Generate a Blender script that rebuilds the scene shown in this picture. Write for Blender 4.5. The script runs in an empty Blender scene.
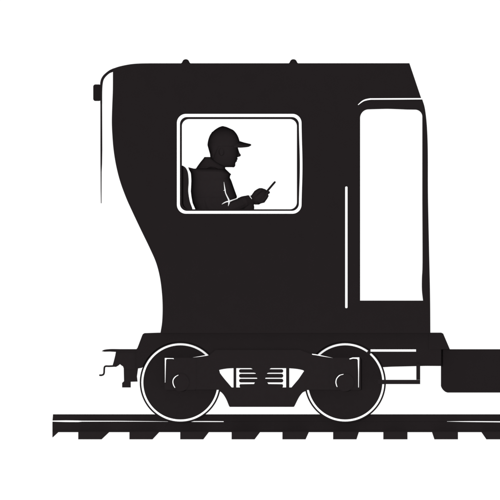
import bpy, bmesh, math, random
from mathutils import Vector
from mathutils.bvhtree import BVHTree

random.seed(4)
S = 0.01                       # metres per unit of the drawing
def X(px): return (px - 250.0) * S
def Z(py): return (439.5 - py) * S

scene = bpy.context.scene
COL = scene.collection

# ------------------------------------------------------------------ materials
def material(name, rgb, rough=0.8, spec=0.0, var=0.05, scale=6.0, metallic=0.0, bump=0.0):
    m = bpy.data.materials.new(name); m.use_nodes = True
    nt = m.node_tree; b = nt.nodes['Principled BSDF']
    tc = nt.nodes.new('ShaderNodeTexCoord')
    nz = nt.nodes.new('ShaderNodeTexNoise'); nz.inputs['Scale'].default_value = scale
    nz.inputs['Detail'].default_value = 4
    nt.links.new(tc.outputs['Object'], nz.inputs['Vector'])
    mix = nt.nodes.new('ShaderNodeMix'); mix.data_type = 'RGBA'
    mix.inputs[6].default_value = (*[c * (1 - var) for c in rgb], 1)
    mix.inputs[7].default_value = (*[min(1, c * (1 + var)) for c in rgb], 1)
    nt.links.new(nz.outputs['Fac'], mix.inputs[0])
    nt.links.new(mix.outputs[2], b.inputs['Base Color'])
    b.inputs['Roughness'].default_value = rough
    b.inputs['Specular IOR Level'].default_value = spec
    b.inputs['Metallic'].default_value = metallic
    if bump:
        bp = nt.nodes.new('ShaderNodeBump'); bp.inputs['Strength'].default_value = bump
        bp.inputs['Distance'].default_value = 0.002
        nt.links.new(nz.outputs['Fac'], bp.inputs['Height'])
        nt.links.new(bp.outputs['Normal'], b.inputs['Normal'])
    return m

K = (0.00670, 0.00545, 0.00575)
BLACK = material('matt black coach paint', [k * .97 for k in K])
IRON  = material('black cast iron', [k * 1.06 for k in K], scale=20, var=0.06)
CLOTH = material('black work cloth', [k * 1.35 for k in K], scale=40, var=0.06)
SKIN  = material('dark skin tone', [k * 1.35 for k in K], scale=15, var=0.04)
WHITE = material('pale enamel and highlight paint', (0.46, 0.46, 0.46), rough=0.6, var=0.01)  # white trim; also the painted highlights on rails, side frames and axle boxes
CHALK = material('white plaster ground', (0.9, 0.9, 0.9), rough=0.9, var=0.01)

def glass_material():
    m = bpy.data.materials.new('clear window glass'); m.use_nodes = True
    nt = m.node_tree; nt.nodes.clear()
    o = nt.nodes.new('ShaderNodeOutputMaterial'); mx = nt.nodes.new('ShaderNodeMixShader')
    t = nt.nodes.new('ShaderNodeBsdfTransparent'); g = nt.nodes.new('ShaderNodeBsdfGlossy')
    t.inputs[0].default_value = (0.99, 0.99, 0.99, 1)
    g.inputs['Roughness'].default_value = 0.02
    fr = nt.nodes.new('ShaderNodeFresnel'); fr.inputs[0].default_value = 1.3
    nt.links.new(fr.outputs[0], mx.inputs[0])
    nt.links.new(t.outputs[0], mx.inputs[1]); nt.links.new(g.outputs[0], mx.inputs[2])
    nt.links.new(mx.outputs[0], o.inputs[0])
    return m
GLASS = glass_material()

# ------------------------------------------------------------------ linking
WORLD_LOC = {}
def thing(name, loc, label, cat, group=None):
    o = bpy.data.objects.new(name, None); COL.objects.link(o)
    o.empty_display_size = 0.1
    o.location = loc; WORLD_LOC[o] = Vector(loc)
    o['label'] = label; o['category'] = cat
    if group: o['group'] = group
    return o

def link(name, me, mat, parent=None, label=None):
    """me is in world coordinates; the object gets its parent's origin."""
    org = WORLD_LOC[parent] if parent is not None else Vector((0, 0, 0))
    for v in me.vertices: v.co -= org
    me.materials.clear(); me.materials.append(mat)
    o = bpy.data.objects.new(name, me); COL.objects.link(o)
    if parent is not None: o.parent = parent
    WORLD_LOC[o] = org.copy()
    if label: o['label'] = label
    return o

# ------------------------------------------------------------------ shapes
def smooth(pts, n=6, closed=False):
    P = [Vector(p) for p in pts]; out = []
    m = len(P); rng = range(m if closed else m - 1)
    for i in rng:
        p1, p2 = P[i], P[(i + 1) % m]
        p0 = P[i - 1] if (closed or i > 0) else p1 * 2 - p2
        p3 = P[(i + 2) % m] if (closed or i + 2 < m) else p2 * 2 - p1
        for k in range(n):
            t = k / n
            out.append(tuple(0.5 * ((2 * p1) + (p2 - p0) * t + (2 * p0 - 5 * p1 + 4 * p2 - p3) * t * t
                                    + (3 * p1 - p0 - 3 * p2 + p3) * t ** 3)))
    if not closed: out.append(tuple(P[-1]))
    return out

def rrect(x0, y0, x1, y1, r, n=10):
    out = []
    for cx, cy, a0 in ((x1 - r, y0 + r, -90), (x1 - r, y1 - r, 0), (x0 + r, y1 - r, 90), (x0 + r, y0 + r, 180)):
        for k in range(n + 1):
            a = math.radians(a0 + 90 * k / n)
            out.append((cx + r * math.cos(a), cy + r * math.sin(a)))
    return out

def circle(cx, cy, r, n=96):
    return [(cx + r * math.cos(2 * math.pi * k / n), cy + r * math.sin(2 * math.pi * k / n)) for k in range(n)]

def prism(polys, y0, y1):
    """Flat outlines (px units, first = outside, rest = holes) given thickness from depth y0 to y1."""
    cu = bpy.data.curves.new('tmp', 'CURVE'); cu.dimensions = '2D'; cu.fill_mode = 'BOTH'
    for poly in polys:
        clean = []
        for p in poly:
            if not clean or (abs(p[0] - clean[-1][0]) + abs(p[1] - clean[-1][1])) > 1e-3: clean.append(p)
        if abs(clean[0][0] - clean[-1][0]) + abs(clean[0][1] - clean[-1][1]) < 1e-3: clean.pop()
        sp = cu.splines.new('POLY'); sp.points.add(len(clean) - 1); sp.use_cyclic_u = True
        for q, p in zip(sp.points, clean): q.co = (X(p[0]), Z(p[1]), 0, 1)
    h = abs(y1 - y0) / 2; cu.extrude = h; mid = (y0 + y1) / 2
    ob = bpy.data.objects.new('tmp', cu)
    me = bpy.data.meshes.new_from_object(ob)
    for v in me.vertices:
        x, y, z = v.co; v.co = (x, mid - z, y)
    bpy.data.objects.remove(ob); bpy.data.curves.remove(cu)
    bm = bmesh.new(); bm.from_mesh(me)
    bmesh.ops.remove_doubles(bm, verts=bm.verts, dist=1e-5)
    bmesh.ops.recalc_face_normals(bm, faces=bm.faces)
    bm.to_mesh(me); bm.free()
    return me

def merge(*mes):
    bm = bmesh.new()
    for me in mes: bm.from_mesh(me)
    out = bpy.data.meshes.new('m'); bm.to_mesh(out); bm.free()
    return out

def mirror(me):
    bm = bmesh.new(); bm.from_mesh(me)
    for v in bm.verts: v.co.y = -v.co.y
    bmesh.ops.reverse_faces(bm, faces=bm.faces)
    out = bpy.data.meshes.new('m'); bm.to_mesh(out); bm.free()
    return out

def shade(me):
    me.polygons.foreach_set('use_smooth', [True] * len(me.polygons)); me.update()
    return me

def lathe(cx, cy, profile, n=96, closed=True):
    """Turned about the depth axis: profile = (radius px, depth m)."""
    bm = bmesh.new(); rings = []
    for r, y in profile:
        if r < 1e-4: rings.append([bm.verts.new((X(cx), y, Z(cy)))])
        else: rings.append([bm.verts.new((X(cx) + r * S * math.cos(2 * math.pi * k / n), y,
                                          Z(cy) + r * S * math.sin(2 * math.pi * k / n))) for k in range(n)])
    m = len(rings)
    for i in range(m if closed else m - 1):
        a, b = rings[i], rings[(i + 1) % m]
        for k in range(n):
            q = [a[k % len(a)], a[(k + 1) % len(a)], b[(k + 1) % len(b)], b[k % len(b)]]
            u = []
            for v in q:
                if v not in u: u.append(v)
            if len(u) > 2: bm.faces.new(u)
    bmesh.ops.recalc_face_normals(bm, faces=bm.faces)
    me = bpy.data.meshes.new('m'); bm.to_mesh(me); bm.free()
    return me

def tube(points, radii, n=12):
    """points in world metres, radii in metres, closed rounded ends."""
    P = [Vector(p) for p in points]
    if not hasattr(radii, '__len__'): radii = [radii] * len(P)
    bm = bmesh.new(); rings = []
    ref = None
    def ring(c, t, r):
        nonlocal ref
        if ref is None or abs(ref.dot(t)) > 0.99: ref = Vector((0, 1, 0)) if abs(t.y) < 0.9 else Vector((1, 0, 0))
        u = (ref - t * ref.dot(t)).normalized(); w = t.cross(u); ref = u
        return [bm.verts.new(c + (u * math.cos(2 * math.pi * k / n) + w * math.sin(2 * math.pi * k / n)) * r) for k in range(n)]
    T = [(P[min(i + 1, len(P) - 1)] - P[max(i - 1, 0)]).normalized() for i in range(len(P))]
    for a in (80, 50, 25):
        c, s_ = math.cos(math.radians(a)), math.sin(math.radians(a))
        rings.append(ring(P[0] - T[0] * radii[0] * s_, T[0], radii[0] * c))
    for p, t, r in zip(P, T, radii): rings.append(ring(p, t, r))
    for a in (25, 50, 80):
        c, s_ = math.cos(math.radians(a)), math.sin(math.radians(a))
        rings.append(ring(P[-1] + T[-1] * radii[-1] * s_, T[-1], radii[-1] * c))
    for a, b in zip(rings, rings[1:]):
        for k in range(n): bm.faces.new((a[k], a[(k + 1) % n], b[(k + 1) % n], b[k]))
    bm.faces.new(rings[0][::-1]); bm.faces.new(rings[-1])
    bmesh.ops.recalc_face_normals(bm, faces=bm.faces)
    me = bpy.data.meshes.new('m'); bm.to_mesh(me); bm.free()
    return me

def loft(secs, cy, n=32, e=2.0, fine=0):
    """Stacked cross-sections: (py, back px, front px, half width px[, depth offset px]); superellipse exponent e."""
    bm = bmesh.new(); rings = []
    if fine: secs = smooth(secs, fine)
    for s in secs:
        py, x0, x1, hw = s[:4]; off = s[4] if len(s) > 4 else 0
        cx, rx = (x0 + x1) / 2, (x1 - x0) / 2; r = []
        for k in range(n):
            a = 2 * math.pi * k / n; c, s_ = math.cos(a), math.sin(a)
            r.append(bm.verts.new((X(cx + rx * math.copysign(abs(c) ** (2 / e), c)),
                                   cy + (off + hw * math.copysign(abs(s_) ** (2 / e), s_)) * S, Z(py))))
        rings.append(r)
    for a, b in zip(rings, rings[1:]):
        for k in range(n): bm.faces.new((a[k], a[(k + 1) % n], b[(k + 1) % n], b[k]))
    bm.faces.new(rings[0]); bm.faces.new(rings[-1])
    bmesh.ops.recalc_face_normals(bm, faces=bm.faces)
    me = bpy.data.meshes.new('m'); bm.to_mesh(me); bm.free()
    return me

def ball(px, py, y, rx, ry, rz):
    bm = bmesh.new(); bmesh.ops.create_uvsphere(bm, u_segments=24, v_segments=14, radius=1)
    for v in bm.verts: v.co = (X(px) + v.co.x * rx * S, y + v.co.y * ry * S, Z(py) + v.co.z * rz * S)
    me = bpy.data.meshes.new('m'); bm.to_mesh(me); bm.free()
    return me

def fuse(mes, voxel=0.004):
    """Overlapping volumes become one continuous skin."""
    me = merge(*mes); ob = bpy.data.objects.new('tmp', me); COL.objects.link(ob)
    md = ob.modifiers.new('r', 'REMESH'); md.mode = 'VOXEL'; md.voxel_size = voxel; md.use_smooth_shade = True
    dg = bpy.context.evaluated_depsgraph_get()
    out = bpy.data.meshes.new_from_object(ob.evaluated_get(dg))
    bpy.data.objects.remove(ob)
    return shade(out)

def P3(px, py, y): return (X(px), y, Z(py))

def stroke(pts, widths, y0, y1):
    """A thin raised line along px points with given widths, as a prism polygon."""
    L, R = [], []
    m = len(pts)
    for i, p in enumerate(pts):
        a, b = pts[max(0, i - 1)], pts[min(m - 1, i + 1)]
        dx, dy = b[0] - a[0], b[1] - a[1]; l = math.hypot(dx, dy); w = widths[i] / 2
        L.append((p[0] - dy / l * w, p[1] + dx / l * w)); R.append((p[0] + dy / l * w, p[1] - dx / l * w))
    return prism([L + R[::-1]], y0, y1)

# ================================================================== ground
g = prism([[(-1250, 439.6), (1750, 439.6), (1750, 640), (-1250, 640)]], -3.0, 12.0)
ground = link('ground', g, CHALK); ground['kind'] = 'structure'

# ================================================================== railway track
RY = 0.59
track = thing('railway_track', (X(276), 0, 0), 'straight black railway track of two rails on short notched sleepers under the train', 'railway track')
XE = 790
def rail_mesh(yc):
    prof = [(-.036, 414.6), (-.032, 414.3), (.032, 414.3), (.036, 414.6), (.036, 421.5), (.033, 421.7), (.033, 430.2),
            (.038, 430.4), (.038, 432.2), (-.038, 432.2), (-.038, 430.4), (-.033, 430.2), (-.033, 421.7), (-.036, 421.5)]
    bm = bmesh.new()
    A = [bm.verts.new((X(53 if p < 421 else 52.4), yc + y, Z(p))) for y, p in prof]
    B = [bm.verts.new((X(XE), yc + y, Z(p))) for y, p in prof]
    n = len(prof)
    for k in range(n): bm.faces.new((A[k], A[(k + 1) % n], B[(k + 1) % n], B[k]))
    bm.faces.new(A); bm.faces.new(B)
    bmesh.ops.recalc_face_normals(bm, faces=bm.faces)
    me = bpy.data.meshes.new('m'); bm.to_mesh(me); bm.free()
    return me
for s in (-1, 1):
    r = link('rail', rail_mesh(s * RY), IRON, track)
    yf = s * (RY + .036); yo = s * (RY + .040)
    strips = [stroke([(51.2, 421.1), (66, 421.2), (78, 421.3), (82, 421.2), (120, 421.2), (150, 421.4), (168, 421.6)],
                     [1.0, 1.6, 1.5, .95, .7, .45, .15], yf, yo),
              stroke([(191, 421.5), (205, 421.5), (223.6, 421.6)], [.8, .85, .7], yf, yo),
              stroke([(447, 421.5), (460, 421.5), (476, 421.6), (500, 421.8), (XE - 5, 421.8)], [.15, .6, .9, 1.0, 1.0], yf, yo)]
    for st in strips: link('rail_highlight', st, WHITE, r)  # fading highlight along the rail, painted as tapered white strips

SLP = [([(52.4, 432), (52.4, 437.4), (53, 437.2), (58.6, 432)]),
       ([(78.2, 432), (78.2, 439.4), (101.6, 439.4), (109.4, 432)]),
       ([(129.4, 432), (129.4, 439.4), (152.5, 439.4), (159.4, 432)]),
       ([(180.2, 432), (180.2, 439.4), (203.3, 439.4), (209, 432)]),
       ([(231.6, 432), (231.6, 439.4), (254.6, 439.4), (260.2, 432)]),
       ([(282.4, 432), (282.4, 439.4), (305.6, 439.4), (308.9, 432)]),
       ([(333.1, 432), (333.1, 439.4), (356.5, 439.4), (358.9, 432)]),
       ([(383.3, 432), (383.3, 439.4), (407.5, 439.4), (407.5, 432)]),
       ([(431.9, 432), (434.4, 439.4), (458, 439.4), (458, 432)]),
       ([(481.3, 432), (486.4, 439.4), (508.8, 439.4), (508.8, 432)])]
for k in range(1, 6):
    b = 481.3 + 50.3 * k
    SLP.append([(b, 432), (b + 6, 439.4), (b + 28, 439.4), (b + 28, 432)])
for p in SLP:
    link('sleeper', prism([p], -1.05, 1.05), IRON, track)

# ================================================================== locomotive
loco = thing('train_carriage', (X(290), 0, Z(414)), 'tall black cab carriage with a curved left end, white framed window and two wheels', 'train carriage')

LEFT = smooth([(112.9, 72.2), (112.8, 90), (112.2, 106), (111.8, 122), (112.4, 136), (113.6, 150), (116, 165), (120, 181),
               (126, 197.5), (132.5, 212), (141, 230), (150, 248.6), (156.2, 263), (160, 278), (162, 294), (162.6, 308), (162.1, 322), (160.4, 333.2)], 5)
ROOF = smooth([(112.9, 68.6), (120, 66.3), (130, 64.3), (139, 63.5), (150, 63.3)], 5) + [(409.4, 63.2)]
RIGHT = [(421, 97.6)] + smooth([(422.3, 99.4), (424.8, 108), (426.6, 122), (427.6, 140), (427.9, 160), (428, 194), (429, 245), (430.1, 295), (430.4, 333.2)], 5)
outline = ROOF + RIGHT + LEFT[::-1]

def inset(poly, d):
    n = len(poly); out = []
    area = sum(poly[i][0] * poly[(i + 1) % n][1] - poly[(i + 1) % n][0] * poly[i][1] for i in range(n))
    sg = 1 if area > 0 else -1
    for i in range(n):
        p, a, b = poly[i], poly[i - 1], poly[(i + 1) % n]
        e1 = Vector((p[0] - a[0], p[1] - a[1])); e2 = Vector((b[0] - p[0], b[1] - p[1]))
        if e1.length < 1e-6 or e2.length < 1e-6: out.append(p); continue
        n1 = Vector((-e1.y, e1.x)).normalized(); n2 = Vector((-e2.y, e2.x)).normalized()
        m = n1 + n2
        if m.length < 1e-3: m = n1
        m.normalize(); k = d / max(0.4, m.dot(n1))
        out.append((p[0] + sg * m.x * k, p[1] + sg * m.y * k))
    return out

CABWIN = rrect(181.9, 119.1, 296.9, 209.3, 7)
def arc(cx, cy, rx, ry, a0, a1, n=12):
    return [(cx + rx * math.cos(math.radians(a0 + (a1 - a0) * k / n)), cy + ry * math.sin(math.radians(a0 + (a1 - a0) * k / n))) for k in range(n + 1)]
def bigwin(g=0.0):
    h = g * .4
    return ([(360.1 - g, 300.6 + g), (360.1 - g, 200)] + arc(368.6, 118.2 - g, 8.5 + g, 8.8, 180, 270) +
            smooth([(376, 109.15 - g), (388, 108.9 - g), (400, 109.3 - g), (407, 109.6 - g)], 4) + arc(415.2, 116.8 - g, 7.1 + h, 7.1, -90, 0) +
            smooth([(422.3 + h, 200), (422.5 + h, 262), (421.9 + h, 278), (421.9 + h, 290), (423.0 + h, 300.6 + g)], 4))
WY, WT = 1.0, 0.05
near = prism([outline, CABWIN, bigwin()], -WY, -WY + WT)
far = prism([outline, rrect(180.9, 118.1, 297.9, 210.3, 8), bigwin(1.0)], WY - WT, WY)
shell = prism([outline, inset(outline, 2.4)], -WY + WT, WY - WT)
body = link('body', merge(near, far, shell), BLACK, loco)

# roof canopy sweeping out over the left end
can_out = smooth([(113.2, 68.4), (109, 70.5), (104, 74.6), (101.5, 78.2), (100.4, 81.6), (100.1, 86), (100.3, 104)], 6)
can_in = smooth([(102.2, 104), (102.3, 90), (103.1, 81.8), (105, 77.6), (109, 73.7), (112.0, 72.3), (113.4, 71.7)], 6)
canopy = link('canopy', prism([can_out + can_in], -.98, .98), BLACK, loco)
for s in (-1, 1):
    link('handrail', tube([P3(101.25, 103, s * .9), P3(101.3, 125, s * .9), P3(101.35, 150, s * .9), P3(101.25, 164, s * .9),
                           P3(101.1, 172, s * .9), P3(101.1, 190, s * .9), P3(101.2, 203, s * .9)],
                          [.0092, .0095, .0098, .0085, .0058, .0050, .0036], 14), IRON, loco)
lamp = link('marker_lamp', prism([rrect(93.2, 84.4, 101.2, 101.0, 2.2, 6)], -.16, .16), BLACK, loco)

# two small vents on the roof
def vent(cx):
    prof = [(4.9, 63.6), (4.5, 63.1), (3.8, 62.5), (3.4, 61.6), (2.9, 60.6), (2.1, 59.8), (1.1, 59.35), (0, 59.2)]
    bm = bmesh.new(); rings = []; n = 32
    for r, p in prof:
        rings.append([bm.verts.new((X(cx), 0, Z(p)))] if r == 0 else
                     [bm.verts.new((X(cx) + r * S * math.cos(2 * math.pi * k / n), r * S * math.sin(2 * math.pi * k / n), Z(p))) for k in range(n)])
    for a, b in zip(rings, rings[1:]):
        for k in range(n):
            q = []
            for v in (a[k % len(a)], a[(k + 1) % len(a)], b[(k + 1) % len(b)], b[k % len(b)]):
                if v not in q: q.append(v)
            bm.faces.new(q)
    bm.faces.new(rings[0]); bmesh.ops.recalc_face_normals(bm, faces=bm.faces)
    me = bpy.data.meshes.new('m'); bm.to_mesh(me); bm.free(); return me
link('roof_vent', vent(185.8), IRON, loco); link('roof_vent', vent(293.4), IRON, loco)

# trims on both side walls
def warp(poly, amp):
    out = []; n = len(poly)
    for i in range(n):
        a, b = poly[i], poly[(i + 1) % n]; m = max(1, int(math.hypot(a[0] - b[0], a[1] - b[1]) / 5))
        for k in range(m): out.append((a[0] + (b[0] - a[0]) * k / m, a[1] + (b[1] - a[1]) * k / m))
    return [(x + (amp * math.sin(math.pi * min(1, max(0, (y - 118) / 90))) ** 2 * (0.6 + .6 * (y - 118) / 90) if x > 250 else 0), y) for x, y in out]
for s in (-1, 1):
    y0, y1 = s * WY, s * (WY + .008)
    outer = warp(rrect(176.9, 113.9, 301.5, 213.7, 9.0, 14), 1.0)
    inner = warp(rrect(179.9, 117.0, 298.9, 210.9, 7.2, 14), 1.1)
    fr = link('window_frame', prism([outer, inner], y0, y1), WHITE, loco, 'white rounded frame of the driver window')
    fr2 = link('window_seal', prism([rrect(180.7, 117.9, 298.3, 210.2, 7.6), CABWIN if s < 0 else rrect(181.4, 118.6, 297.4, 209.8, 7.4)], y0, s * (WY + .005)), BLACK, loco)
    link('drip_rail', prism([smooth([(357.8, 104.7), (361.8, 101.0), (365.5, 99.2), (370, 98.3)], 5) + [(395, 98.2), (421.5, 98.1), (422.4, 99.4), (395, 99.6), (371, 99.7)]
                             + smooth([(368, 100.1), (363.5, 101.4), (358.3, 105)], 4)], y0, y1), WHITE, loco, 'thin white strip above the tall window')
    link('grab_rail', prism([rrect(345.2, 186.5, 347.5, 308.1, .9, 4)], y0, y1), WHITE, loco, 'upright white bar left of the tall window')
link('window_pane', prism([rrect(179.5, 116.7, 299.3, 211.7, 8)], WY - WT - .008, WY - WT - .003), GLASS, loco)
link('tall_window_pane', prism([[(358, 303), (358, 107), (424.0, 107), (424.0, 303)]], WY - WT - .008, WY - WT - .003), GLASS, loco)

# underframe
under = [(160.6, 332.6), (144.6, 333.1), (142.9, 334.0), (142.0, 335.8), (138.4, 345.4), (137.4, 347.9), (136.3, 349.2), (136.3, 367.9), (138.6, 368.4),
         (141.8, 367.6), (150, 366.2), (375, 366.6), (382, 367.3), (400, 366.2), (418, 365.9), (441.2, 366), (441.2, 349.4), (441.2, 332.6)]
def arch(cx, a0, a1): return [(cx + 40.95 * math.cos(math.radians(a0 + (a1 - a0) * k / 24)), 382.4 + 40.95 * math.sin(math.radians(a0 + (a1 - a0) * k / 24))) for k in range(25)]
aL = math.degrees(math.asin(14.6 / 40.95)); aR = math.degrees(math.asin(16.2 / 40.95))
cut = under[:9] + arch(180.4, 180 + aL, 360 - aR) + arch(345.2, 180 + aR, 360 - aR) + under[-6:]
uf = link('underframe', merge(prism([cut], -.88, .88), prism([[(148, 336), (440, 336), (440, 365.6), (384.6, 366.9), (142.2, 367.2), (138.5, 367.6), (138.5, 350), (142, 346)]], -.48, .48)), BLACK, loco)
link('end_step', prism([[(429, 332.7), (441.5, 332.7), (443.2, 333.6), (449.9, 349.3), (429, 349.3)]], -.89, .89), BLACK, loco)
for s in (-1, 1):
    link('frame_strip', prism([[(370.6, 349.4), (416.0, 349.4), (416.0, 351.6), (370.6, 351.6)]], s * .886, s * .88), WHITE, loco)
# draw gear on the left end
link('footplate', prism([smooth([(101.6, 351.2), (103.8, 349.9), (107, 349.3), (112, 349.0), (120, 349.1)], 4) + [(137.4, 349.1), (137.4, 352), (115.9, 351.9), (110, 351.6), (104.5, 351.7)]],
                        -.87, .87), BLACK, loco)
link('headstock', prism([[(115.9, 351.6), (115.2, 355.6), (113.6, 362), (112.7, 364.9), (113.2, 366.8), (116, 366.9), (118.2, 365.7), (120, 364.2),
                          (121.4, 365.4), (123, 366.4), (123.8, 368.6), (130, 369.4), (138.2, 368.7), (137.8, 351.6)]], -.86, .86), IRON, loco)
link('guard_bracket', prism([[(123.7, 367.8), (124.0, 381.2), (122.1, 382.9), (122.1, 387.5), (130.8, 387.5), (130.8, 381.8), (137.6, 381.6), (137, 376.4), (138.1, 368.2)]],
                            -.85, .85), IRON, loco)
hook = smooth([(113.6, 366), (109, 366.2), (105.8, 366.2), (104.5, 367.2), (104.2, 370), (104.1, 372.6), (103.4, 374.4), (101.6, 375.2), (99.9, 375.2)], 5)
link('coupling_hook', tube([P3(x, y, 0) for x, y in hook], .0086, 12), IRON, loco)

# wheels and axles
def wheel_mesh(cx, cy=382.4):
    p = [(0, -.775), (6, -.775), (7, -.765), (7, -.745), (40.2, -.745), (40.7, -.74), (40.7, -.672), (40.0, -.665), (31.9, -.660),
         (31.6, -.50), (27, -.50), (25, -.56), (8, -.58), (8, -.46), (0, -.46)]
    return lathe(cx, cy, p, closed=False)
def stripe_mesh(cx, cy=382.4):
    return lathe(cx, cy, [(37.1, -.7445), (37.1, -.7475), (39.1, -.7475), (39.1, -.7445)])
for cx in (180.4, 345.2):
    for s in (-1, 1):
        w, r = wheel_mesh(cx), stripe_mesh(cx)
        if s > 0: w, r = mirror(w), mirror(r)
        wo = link('wheel', w, IRON, loco)
        link('rim_stripe', r, WHITE, wo)
    link('axle', lathe(cx, 382.4, [(0, -.46), (5, -.46), (5, .46), (0, .46)], 32, False), IRON, loco)

# side frame between the wheels with its springs
frame = ([(166, 362), (178, 359.6), (192, 357.7), (209, 355.4), (216, 350), (300, 350), (312, 354.6), (333, 358.1), (348, 360), (361, 362), (361, 389.8), (306, 389.9)] +
         smooth([(305.3, 391.3), (302.6, 392.6), (299.8, 396), (297.6, 399.8), (294.6, 405.9), (293.6, 406.9)], 4) +
         smooth([(230.0, 406.9), (229.0, 405.9), (226.6, 400), (224.0, 395.4), (221.6, 392.6), (219.8, 391.3)], 4) +
         [(218.8, 389.7), (166, 389.8)])
tri_l = [(233.5, 387.4), (231.7, 387.4)] + smooth([(228.2, 383.3), (225, 379.6), (222, 375.8), (219.6, 372.4), (218.9, 370.6), (220.4, 369.7), (226.8, 368.6), (233.5, 368.2)], 4)
tri_r = [(289.3, 387.4), (291.5, 387.4)] + smooth([(295.4, 382.8), (298.6, 379), (301.2, 375.2), (303.2, 372.2), (303.9, 371.0), (302.2, 370.0), (296.4, 368.9), (289.3, 368.3)], 4)
spr_l = [(236.3, 368.2), (251.0, 368.2), (253.0, 369.4), (252.6, 372.4), (255.6, 373.2), (255.9, 377.4), (257.3, 378.2), (254.8, 382.4), (254.0, 384.0),
         (240.0, 384.2), (239.4, 385.6), (240.0, 387.4), (236.3, 387.4)]
spr_r = [(286.1, 368.2), (271.0, 368.2), (269.2, 369.4), (269.9, 372.4), (267.2, 373.2), (266.6, 377.4), (265.2, 378.2), (267.4, 382.4), (268.4, 384.0),
         (282.5, 384.2), (283.2, 385.6), (282.6, 387.4), (286.1, 387.4)]
def leaf(x0, x1, ya, yb, side):
    r = (yb - ya) / 2; c = (ya + yb) / 2
    if side < 0: cap = [(x0 + r - r * math.cos(a), c + r * math.sin(a)) for a in [math.radians(t) for t in range(-90, 91, 15)]]; return [cap + [(x1, yb), (x1, ya)]]
    cap = [(x1 - r + r * math.cos(a), c + r * math.sin(a)) for a in [math.radians(t) for t in range(-90, 91, 15)]]; return [cap + [(x0, yb), (x0, ya)]]
for s in (-1, 1):
    ya, yb = s * .90, s * .78
    me = prism([frame, tri_l, tri_r, spr_l, spr_r], ya, yb)
    fo = link('side_frame', me, IRON, loco)
    for a, b in ((369.15, 372.75), (373.75, 377.75), (378.75, 382.45)):
        link('spring_leaf', prism(leaf(239.0, 259, a, b, -1), s * .885, s * .795), IRON, fo)
        link('spring_leaf', prism(leaf(263, 283.3, a, b, 1), s * .885, s * .795), IRON, fo)
    fl = (s * .90, s * .904)
    link('edge_highlight', prism([[(192.6, 357.5), (200, 356.2), (205.5, 355.2), (208.6, 355.0), (207.4, 355.6), (200, 356.7)]], *fl), WHITE, fo)  # highlight on the frame top, painted as a white sliver
    link('edge_highlight', prism([[(312.0, 353.8), (316, 354.3), (319.5, 355.0), (324, 356.0), (333.0, 358.0), (322, 356.3), (316, 355.2), (312.2, 354.7)]], *fl), WHITE, fo)  # same painted highlight towards the right wheel
    for cx, m in ((180.4, 1), (345.2, -1)):
        bx = link('axle_box', merge(prism([rrect(cx - 15.8, 357.8, cx + 15.8, 390.0, 2)], s * .903, s * .777),
                                    lathe(cx, 382.4, [(0, s * .914), (8.4, s * .914), (9, s * .911), (9, s * .903), (0, s * .903)], 48, False)), IRON, loco)
        vx = 165.2 if m > 0 else 358.4
        if m > 0:
            ln = [(164.8, 358.0), (173.4, 358.2), (174.0, 359.1), (172, 358.8), (167.0, 358.9), (166.0, 359.9), (165.6, 372), (165.3, 382.6), (165.0, 382.6), (164.9, 372)]
            cva = [(178.4, 375.0), (175.6, 376.6), (173.4, 379.3), (172.9, 382.2), (173.6, 385.2), (175.0, 387.8)]
        else:
            ln = [(359.3, 357.4), (352.6, 357.5), (349.3, 358.6), (349.8, 359.4), (353, 358.6), (356.8, 358.8), (357.8, 359.9), (358.2, 372), (358.3, 387.4), (358.8, 387.4), (359.0, 372)]
            cva = [(343.6, 374.2), (339.6, 375.4), (336.7, 378.6), (335.9, 382), (336.3, 384.6), (337.2, 387)]
        link('box_highlight', prism([ln], s * .903, s * .906), WHITE, bx)  # highlight on the box corner, painted as a raised white line
        link('cover_highlight', stroke(smooth(cva, 4), [.3] + [.6] * 3 + [.85] * (len(cva) * 4 - 4 - 7 + 1) + [.7] * 2 + [.4], s * .914, s * .918), WHITE, bx)  # curved highlight on the round cover, painted white
    # bracket behind the right wheel and the small brake hanger over its rim
    link('step_bracket', merge(prism([[(378, 379.8), (420.2, 379.8), (420.2, 384.1), (378, 384.1)]], s * .90, s * .80),
                               prism([[(416.3, 364), (420.2, 364), (420.2, 379.75), (416.3, 379.75)]], s * .90, s * .50)), IRON, loco)
    link('brake_hanger', prism([[(369.1, 349.7), (371.4, 351.6), (368.7, 355.4), (366.0, 353.2)]], s * .84, s * .752), IRON, loco)

# seat in the cab
DY = -0.50
seat = link('seat', prism([smooth([(170, 172), (172, 167.4), (176, 165.2), (181.4, 165.4), (183.8, 166.3), (186, 168.2), (187.7, 171.8), (188.5, 177), (188.7, 183),
                                   (188.3, 191.3), (189.8, 201.2), (192.6, 209.6), (194.5, 222), (193, 240), (190, 262)], 4) + [(176, 264), (170, 240)]], DY - .27, DY + .27), CLOTH, loco, 'black cab seat behind the driver')
link('cushion', prism([rrect(176, 258, 240, 270, 4)], DY - .28, DY + .28), CLOTH, seat)
link('pedestal', prism([[(198, 270), (222, 270), (218, 280), (219, 322), (226, 330.4), (194, 330.4), (201, 322), (202, 280)]], DY - .12, DY + .12), IRON, seat)

# ================================================================== driver
drv = None
def tb(pts, rad, n=14):
    return tube([P3(*p) for p in pts], [r * S for r in rad], n)

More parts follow.
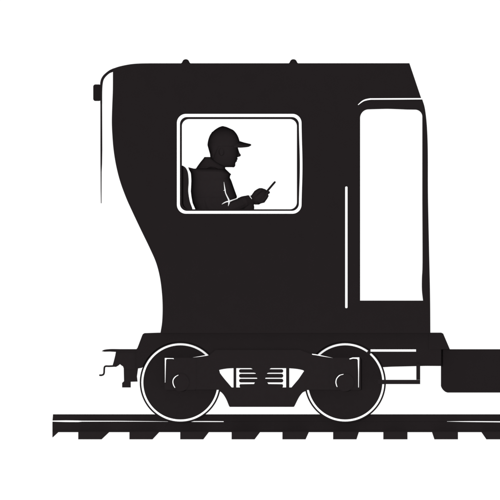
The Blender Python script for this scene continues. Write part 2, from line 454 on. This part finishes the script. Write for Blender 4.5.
def hand(fw, side):
    """fw maps hand-local px (x, y, depth px) to world tuple (px, py, depth m)."""
    parts = []
    for i, (d, l) in enumerate(((-6.0, .92), (-2.1, 1.0), (1.9, .97), (5.8, .85))):
        k = (l - .95) * 6; pts = [(256.6, 199.6, d * .8), (260.2, 201.8, d), (263.0 + k, 201.0, d), (265.4 + k, 197.8, d), (266.9 + k, 195.6, d), (266.3 + k, 193.9, d * .97), (268.2 + k, 192.4, d * .95)]
        parts.append(tb([fw(*p) for p in pts], [2.3, 2.1, 2.0, 1.85, 1.65, 1.5, 1.5], 12))
    th = [(254.5, 196, -4.5), (256.5, 193.2, -6), (260.4, 190.2, -5.6), (264.2, 190.6, -3.4), (266.4, 191.6, -2.0)]
    parts.append(tb([fw(*p) for p in th], [3.0, 2.6, 2.15, 1.8, 1.4], 12))
    return parts

c = DY
def fwr(x, y, d): return (x, y, c - .13 + d * S)
def palm(fw, dy0):
    me = loft([(188.1, 259.3, 262.0, 1.5), (189.2, 257.0, 264.9, 4.0), (191.0, 254.4, 267.6, 5.5), (193, 253.0, 267.4, 6.5), (195.4, 251.3, 267.4, 7.2), (198, 251.2, 266.2, 7.6), (201, 251.8, 263.6, 7.2), (203.6, 253.6, 260.6, 5.5), (204.6, 254.6, 259.0, 4.0)], dy0, 28, 2.2)
    return me
head = loft([(129.5, 217, 228, 5), (132, 212, 234, 9.5), (136, 209.6, 237.4, 12), (141, 208.4, 238.4, 13), (146, 208.2, 238.2, 13.2), (149.7, 209.2, 237.8, 13), (153, 210.2, 238.0, 12.4),
             (156.6, 210.8, 237.6, 11.6), (159.8, 211.2, 236.6, 10.6), (162.4, 211.4, 235.7, 9.6), (164.6, 211.6, 235.1, 8.4), (166.2, 212, 234.2, 7), (167.2, 213, 232.6, 5)], c, 48, 2.6)
neck = loft([(152, 211.2, 227, 8.5), (158, 210.8, 226.8, 8.2), (164, 210.4, 226.4, 8.2), (167.6, 209, 224.9, 8.6), (172, 206, 226.0, 9.5), (178, 202, 228, 14)], c, 28)
nose = loft([(148.6, 236, 238.2, 1.2), (151, 236, 238.9, 1.6), (153.2, 235.5, 239.7, 2.2), (154.4, 235, 240.7, 2.7), (155.6, 235, 240.9, 2.8), (156.3, 235, 240.2, 2.8), (157.0, 235.4, 238.4, 1.8)], c, 16, 1.8)
lips = [ball(236.2, 158.9, c, 1.6, 4.0, 1.0), ball(235.6, 160.9, c, 1.5, 3.6, 1.0), ball(233.2, 164.8, c, 2.2, 4.2, 2.6)]
eyes = [ball(235.6, 150.6, c + s * .046, 1.9, 2.2, 1.3) for s in (-1, 1)]
ears = [ball(221.5, 151.6, c + s * .128, 2.6, 1.2, 4.2) for s in (-1, 1)]
core = loft([(171, 200, 224, 20), (176, 195, 227, 25), (190, 194.5, 230, 23), (215, 197, 231, 20), (240, 195, 232, 21), (262, 194, 234, 23)], c, 32, 2.3)
pel = [ball(209, 252, c, 16, 23, 11)]
def arm_pts(sd):
    if sd < 0: return [(212, 178, c - .17), (208, 190, c - .22), (213.5, 209.5, c - .235), (232, 206.8, c - .225), (252, 199.5, c - .14)]
    return [(211, 178, c + .27), (209, 196, c + .33), (214, 222, c + .33), (236, 236, c + .24), (253, 246, c + .17)]
arms = [tb(arm_pts(-1), [6.0, 5.4, 5.0, 4.6, 4.2]), tb(arm_pts(1), [6.6, 6, 5.4, 4.6, 3.8])]
def fwl(x, y, d):   # the far hand lies on the far thigh
    X0, Y0 = x - 252, y - 199.5
    a = math.radians(18)
    return (254 + X0 * math.cos(a) - Y0 * math.sin(a) * .7, 246.5 + X0 * math.sin(a) * .8 + Y0 * math.cos(a) * .55, c + .17 + d * S)
palm_l = [ball(259, 247.5, c + .17, 8, 7, 3)]
legs = [tb([(208, 250, c + s * .11), (232, 255, c + s * .135), (255, 257, c + s * .14), (262, 262, c + s * .14), (262, 285, c + s * .14), (259, 310, c + s * .14), (258, 320, c + s * .14)],
           [9.5, 8.8, 7.4, 7.0, 6.2, 4.8, 4.2]) for s in (-1, 1)]
feet = [tb([(257, 323.5, c + s * .14), (266, 325, c + s * .145), (277, 326.2, c + s * .15)], [4.2, 3.6, 2.8]) for s in (-1, 1)]
body_me = fuse([head, neck, nose, core, palm(fwr, c - .13)] + lips + eyes + ears + pel + arms + hand(fwr, -1) + hand(fwl, 1) + palm_l + legs + feet, 0.0042)
person = thing('person', (X(209), c, Z(262)), 'driver in a peaked cap and jacket, leaning forward and looking down at a phone', 'person')
link('body', body_me, SKIN, person)

hair = fuse([loft([(139, 208.6, 226, 11.5), (142, 207.8, 226.4, 13.3), (145.3, 207.5, 225.5, 13.8), (149.7, 208.7, 221, 13.6), (154.1, 210.0, 217.5, 11.8), (157.6, 210.4, 216, 9.5), (159, 211, 215, 7.5)], c, 32, 2.2)], .004)
link('hair', hair, CLOTH, person)
cap_dome = loft([(126.4, 221.2, 224.4, 1.4), (127.0, 219.4, 226.6, 3.2), (128.2, 217.2, 229.4, 6.2), (130, 214.6, 233.1, 9.2), (132.4, 212, 235.5, 11.6), (135.4, 209.9, 237.5, 13.2), (139.4, 208.4, 239.1, 14.0),
                 (143.5, 207.6, 240.0, 14.2), (145.6, 207.6, 239.2, 14.1), (146.2, 208.4, 238.4, 13.8)], c, 64, 2.6, fine=4)
brim_s = [(236, 140.6), (240, 141.2), (244.2, 142.5), (248, 143.4), (250.3, 143.9), (251.3, 144.6), (251.1, 145.5), (249, 146.7), (245, 147.1), (240.5, 146.6), (236, 146.0)]
def brim():
    bm = bmesh.new(); rings = []; m = 16; n = len(brim_s)
    for j in range(m + 1):
        t = -1 + 2 * j / m; w = math.sqrt(max(0.0, 1 - abs(t) ** 2.4)); drop = 2.2 * t * t
        r = []
        for (x, y) in brim_s:
            xx = 233 + (x - 233) * (0.12 + .88 * w); mid = 143.8 + (x - 236) * .1
            r.append(bm.verts.new(P3(xx, (mid + (y - mid) * (0.35 + .65 * w)) + drop * .8, c + t * .115)))
        rings.append(r)
    for a, b in zip(rings, rings[1:]):
        for k in range(n): bm.faces.new((a[k], a[(k + 1) % n], b[(k + 1) % n], b[k]))
    bm.faces.new(rings[0]); bm.faces.new(rings[-1])
    bmesh.ops.recalc_face_normals(bm, faces=bm.faces)
    me = bpy.data.meshes.new('m'); bm.to_mesh(me); bm.free(); return me
cap = link('cap', shade(cap_dome), CLOTH, person)
link('brim', brim(), CLOTH, cap)
link('cap_button', ball(222.7, 126.6, c, 1.6, 1.6, .5), CLOTH, cap)

torso = loft([(168.6, 189.4, 214, 25), (169.4, 188.9, 226.0, 28), (171.5, 190.3, 228.2, 30.2), (173.9, 190.9, 230.6, 30.5), (177.6, 191.2, 229.8, 31), (181, 191.3, 231.5, 32), (186, 191.1, 233.2, 32), (191.3, 190.8, 235.1, 32),
              (196.5, 191.4, 237.0, 31.5), (198.2, 191.7, 236.6, 31), (203, 192.6, 234, 30.5), (209, 195.2, 233, 30), (222, 195.5, 233, 29), (240, 194, 234, 28), (252, 193.4, 235, 28)], c, 64, 4.2)
collar = loft([(157.0, 204.4, 211, 9.5), (158.4, 203.5, 212, 10.5), (162.4, 200.2, 218, 12.0), (166, 197.6, 224.6, 13), (168.9, 195.7, 225.4, 14.5), (172.6, 193, 229.2, 16), (174.2, 192, 231.2, 17), (176, 192, 230, 18)], c, 48, 3.4)
yoke = prism([[(188.2, 167.2), (195.9, 169.1), (197, 173), (190.4, 172.2), (188.9, 169.4)]], c - .14, c + .14)
arm_path = smooth([(212, 176, c - .17), (208, 186, c - .214), (207.5, 198, c - .23), (213, 210, c - .24), (224, 210.2, c - .242), (236, 205.8, c - .225), (245.5, 201.8, c - .175)], 5)
sl_r = tb(arm_path, [9.4 - 3.2 * (k / (len(arm_path) - 1)) for k in range(len(arm_path))])
cuff = tb([(243.5, 202.6, c - .19), (249.2, 202.0, c - .155)], [6.6, 5.6])
# forearm sleeve silhouettes: the top edge rises to the cuff, the end hangs straight down beside the hand
slv = loft([(195.3, 247.2, 249.4, 2.0), (196.2, 244.2, 250.1, 4.4), (198.2, 238.4, 251.0, 6.2), (200.5, 231.6, 252.2, 7.0), (203.5, 228, 253.6, 7.4), (207, 226, 254.3, 7.2), (210.5, 226, 254.1, 6), (213, 228, 252, 4)], c - .16, 32, 2.3)
sl_l = tb([(211, 179, c + .25), (209, 196, c + .32), (214, 221, c + .325), (234, 234, c + .25), (247, 242, c + .19)], [9.2, 8.6, 8.0, 6.8, 5.6])
jk = fuse([torso, collar, yoke, sl_r, cuff, slv, sl_l], .0036)
bv = BVHTree.FromPolygons([v.co.copy() for v in jk.vertices], [tuple(p.vertices) for p in jk.polygons])
jacket = link('jacket', jk, CLOTH, person)
def surf(px, py):
    h = bv.ray_cast(Vector((X(px), -2.0, Z(py))), Vector((0, 1, 0)))
    return h[0].y if h[0] is not None else None
def fold(pts, rad):
    q = smooth(pts, 4); m = len(pts); rr = []
    for i in range(len(q)):
        t = i / 4; k = min(int(t), m - 2); f = t - k
        rr.append((rad[k] * (1 - f) + rad[k + 1] * f) * S)
    ys = [surf(x, y) for x, y in q]
    for i in range(len(ys)):
        if ys[i] is None: ys[i] = next((ys[k] for k in list(range(i - 1, -1, -1)) + list(range(i + 1, len(ys))) if ys[k] is not None), c - .3)
    ys = [min(ys[max(0, i - 2):i + 3]) for i in range(len(ys))]
    ys = [sum(ys[max(0, i - 2):i + 3]) / len(ys[max(0, i - 2):i + 3]) for i in range(len(ys))]
    return tube([P3(x, y, d_ - .004) for (x, y), d_ in zip(q, ys)], rr, 10)
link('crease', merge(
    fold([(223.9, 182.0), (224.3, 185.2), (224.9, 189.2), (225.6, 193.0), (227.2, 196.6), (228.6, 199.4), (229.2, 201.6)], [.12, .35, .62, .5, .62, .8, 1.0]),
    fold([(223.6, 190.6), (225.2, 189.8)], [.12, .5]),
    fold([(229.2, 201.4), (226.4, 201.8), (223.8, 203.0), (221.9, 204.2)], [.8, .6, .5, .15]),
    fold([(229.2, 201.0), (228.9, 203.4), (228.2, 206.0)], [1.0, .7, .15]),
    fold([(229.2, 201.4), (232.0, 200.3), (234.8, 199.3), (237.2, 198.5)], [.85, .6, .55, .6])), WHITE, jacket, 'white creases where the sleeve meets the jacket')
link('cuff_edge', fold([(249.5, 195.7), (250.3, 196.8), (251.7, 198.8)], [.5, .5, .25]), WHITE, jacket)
tr = fuse([tb([(205, 249, c + s * .10), (232, 254, c + s * .135), (255, 256, c + s * .14), (263, 262, c + s * .14), (263, 285, c + s * .14), (260, 314, c + s * .14)],
              [11.5, 10.4, 8.8, 8.2, 7.4, 6.8]) for s in (-1, 1)] + [ball(206, 250, c, 15, 25, 10.5)], .006)
link('trousers', tr, CLOTH, person)
for s in (-1, 1):
    link('boot', fuse([tb([(258, 314, c + s * .14), (257, 323, c + s * .14), (266, 324.6, c + s * .145), (278, 325.8, c + s * .15)], [5.6, 6.0, 5.2, 4.2])], .006), IRON, person)

# phone held in the near hand, seen edge-on
a0, b0 = Vector((263.4, 195.6)), Vector((275.1, 181.8)); d = (b0 - a0).normalized(); nrm = Vector((-d.y, d.x)) * 1.0
ph = prism([[tuple(a0 + nrm), tuple(b0 + nrm - d * .5)] + [tuple(b0 - d * .5 + nrm * math.cos(t) + d * math.sin(t) * 1.0) for t in (.4, .8, 1.2, 1.57, 1.94, 2.34, 2.74)] + [tuple(b0 - nrm - d * .5), tuple(a0 - nrm)]], c - .17, c - .085)
phone = thing('smartphone', (X(266), c - .13, Z(193)), 'slim black phone held upright in the hand of the driver', 'phone')
cs = link('casing', ph, BLACK, phone)
# screen on the face towards the driver
e = nrm.normalized() * -1.0 if nrm.x > 0 else nrm.normalized() * 1.0
q0, q1 = a0 + d * 1.5 + e * .98, b0 - d * 1.6 + e * .98
link('screen', prism([[tuple(q0), tuple(q1), tuple(q1 + e.normalized() * .12), tuple(q0 + e.normalized() * .12)]], c - .164, c - .091), BLACK, phone)

# ================================================================== wagon on the right
wag = thing('flat_wagon', (X(600), 0, Z(414)), 'low black wagon with a flat top joined to the right end of the carriage', 'wagon')
link('chassis', prism([[(440.9, 349.2), (XE - 60, 349.2), (XE - 60, 392.6)] + smooth([(447.6, 392.6), (445.0, 391.6), (442.2, 388.8), (440.9, 386.0)], 3)], -.58, .58), BLACK, wag)
for cx in (580.0, 680.0):
    for s in (-1, 1):
        w, r = wheel_mesh(cx), stripe_mesh(cx)
        if s > 0: w, r = mirror(w), mirror(r)
        wo = link('wheel', w, IRON, wag); link('rim_stripe', r, WHITE, wo)

# ================================================================== light, world, camera
w = bpy.data.worlds.new('World'); scene.world = w; w.use_nodes = True
bg = w.node_tree.nodes['Background']
bg.inputs[0].default_value = (1, 1, 1, 1); bg.inputs[1].default_value = 1.045
sd = bpy.data.lights.new('soft_key_lamp', 'SUN'); sd.energy = 5.0; sd.angle = math.radians(1.5); sd.color = (1, 1, 1)
so = bpy.data.objects.new('soft_key_lamp', sd); COL.objects.link(so)
so.rotation_euler = (math.radians(89.2), 0, math.radians(-3.5)); so.location = (0, -12, 3)

cd = bpy.data.cameras.new('camera'); cam = bpy.data.objects.new('camera', cd); COL.objects.link(cam)
cd.type = 'ORTHO'; cd.ortho_scale = 500 * S; cd.clip_start = 0.1; cd.clip_end = 500
cam.location = (X(250), -20, Z(250)); cam.rotation_euler = (math.radians(90), 0, 0)
scene.camera = cam
scene.view_settings.view_transform = 'Standard'; scene.view_settings.look = 'None'
scene.view_settings.exposure = 0; scene.view_settings.gamma = 1
scene.cycles.transparent_max_bounces = 16
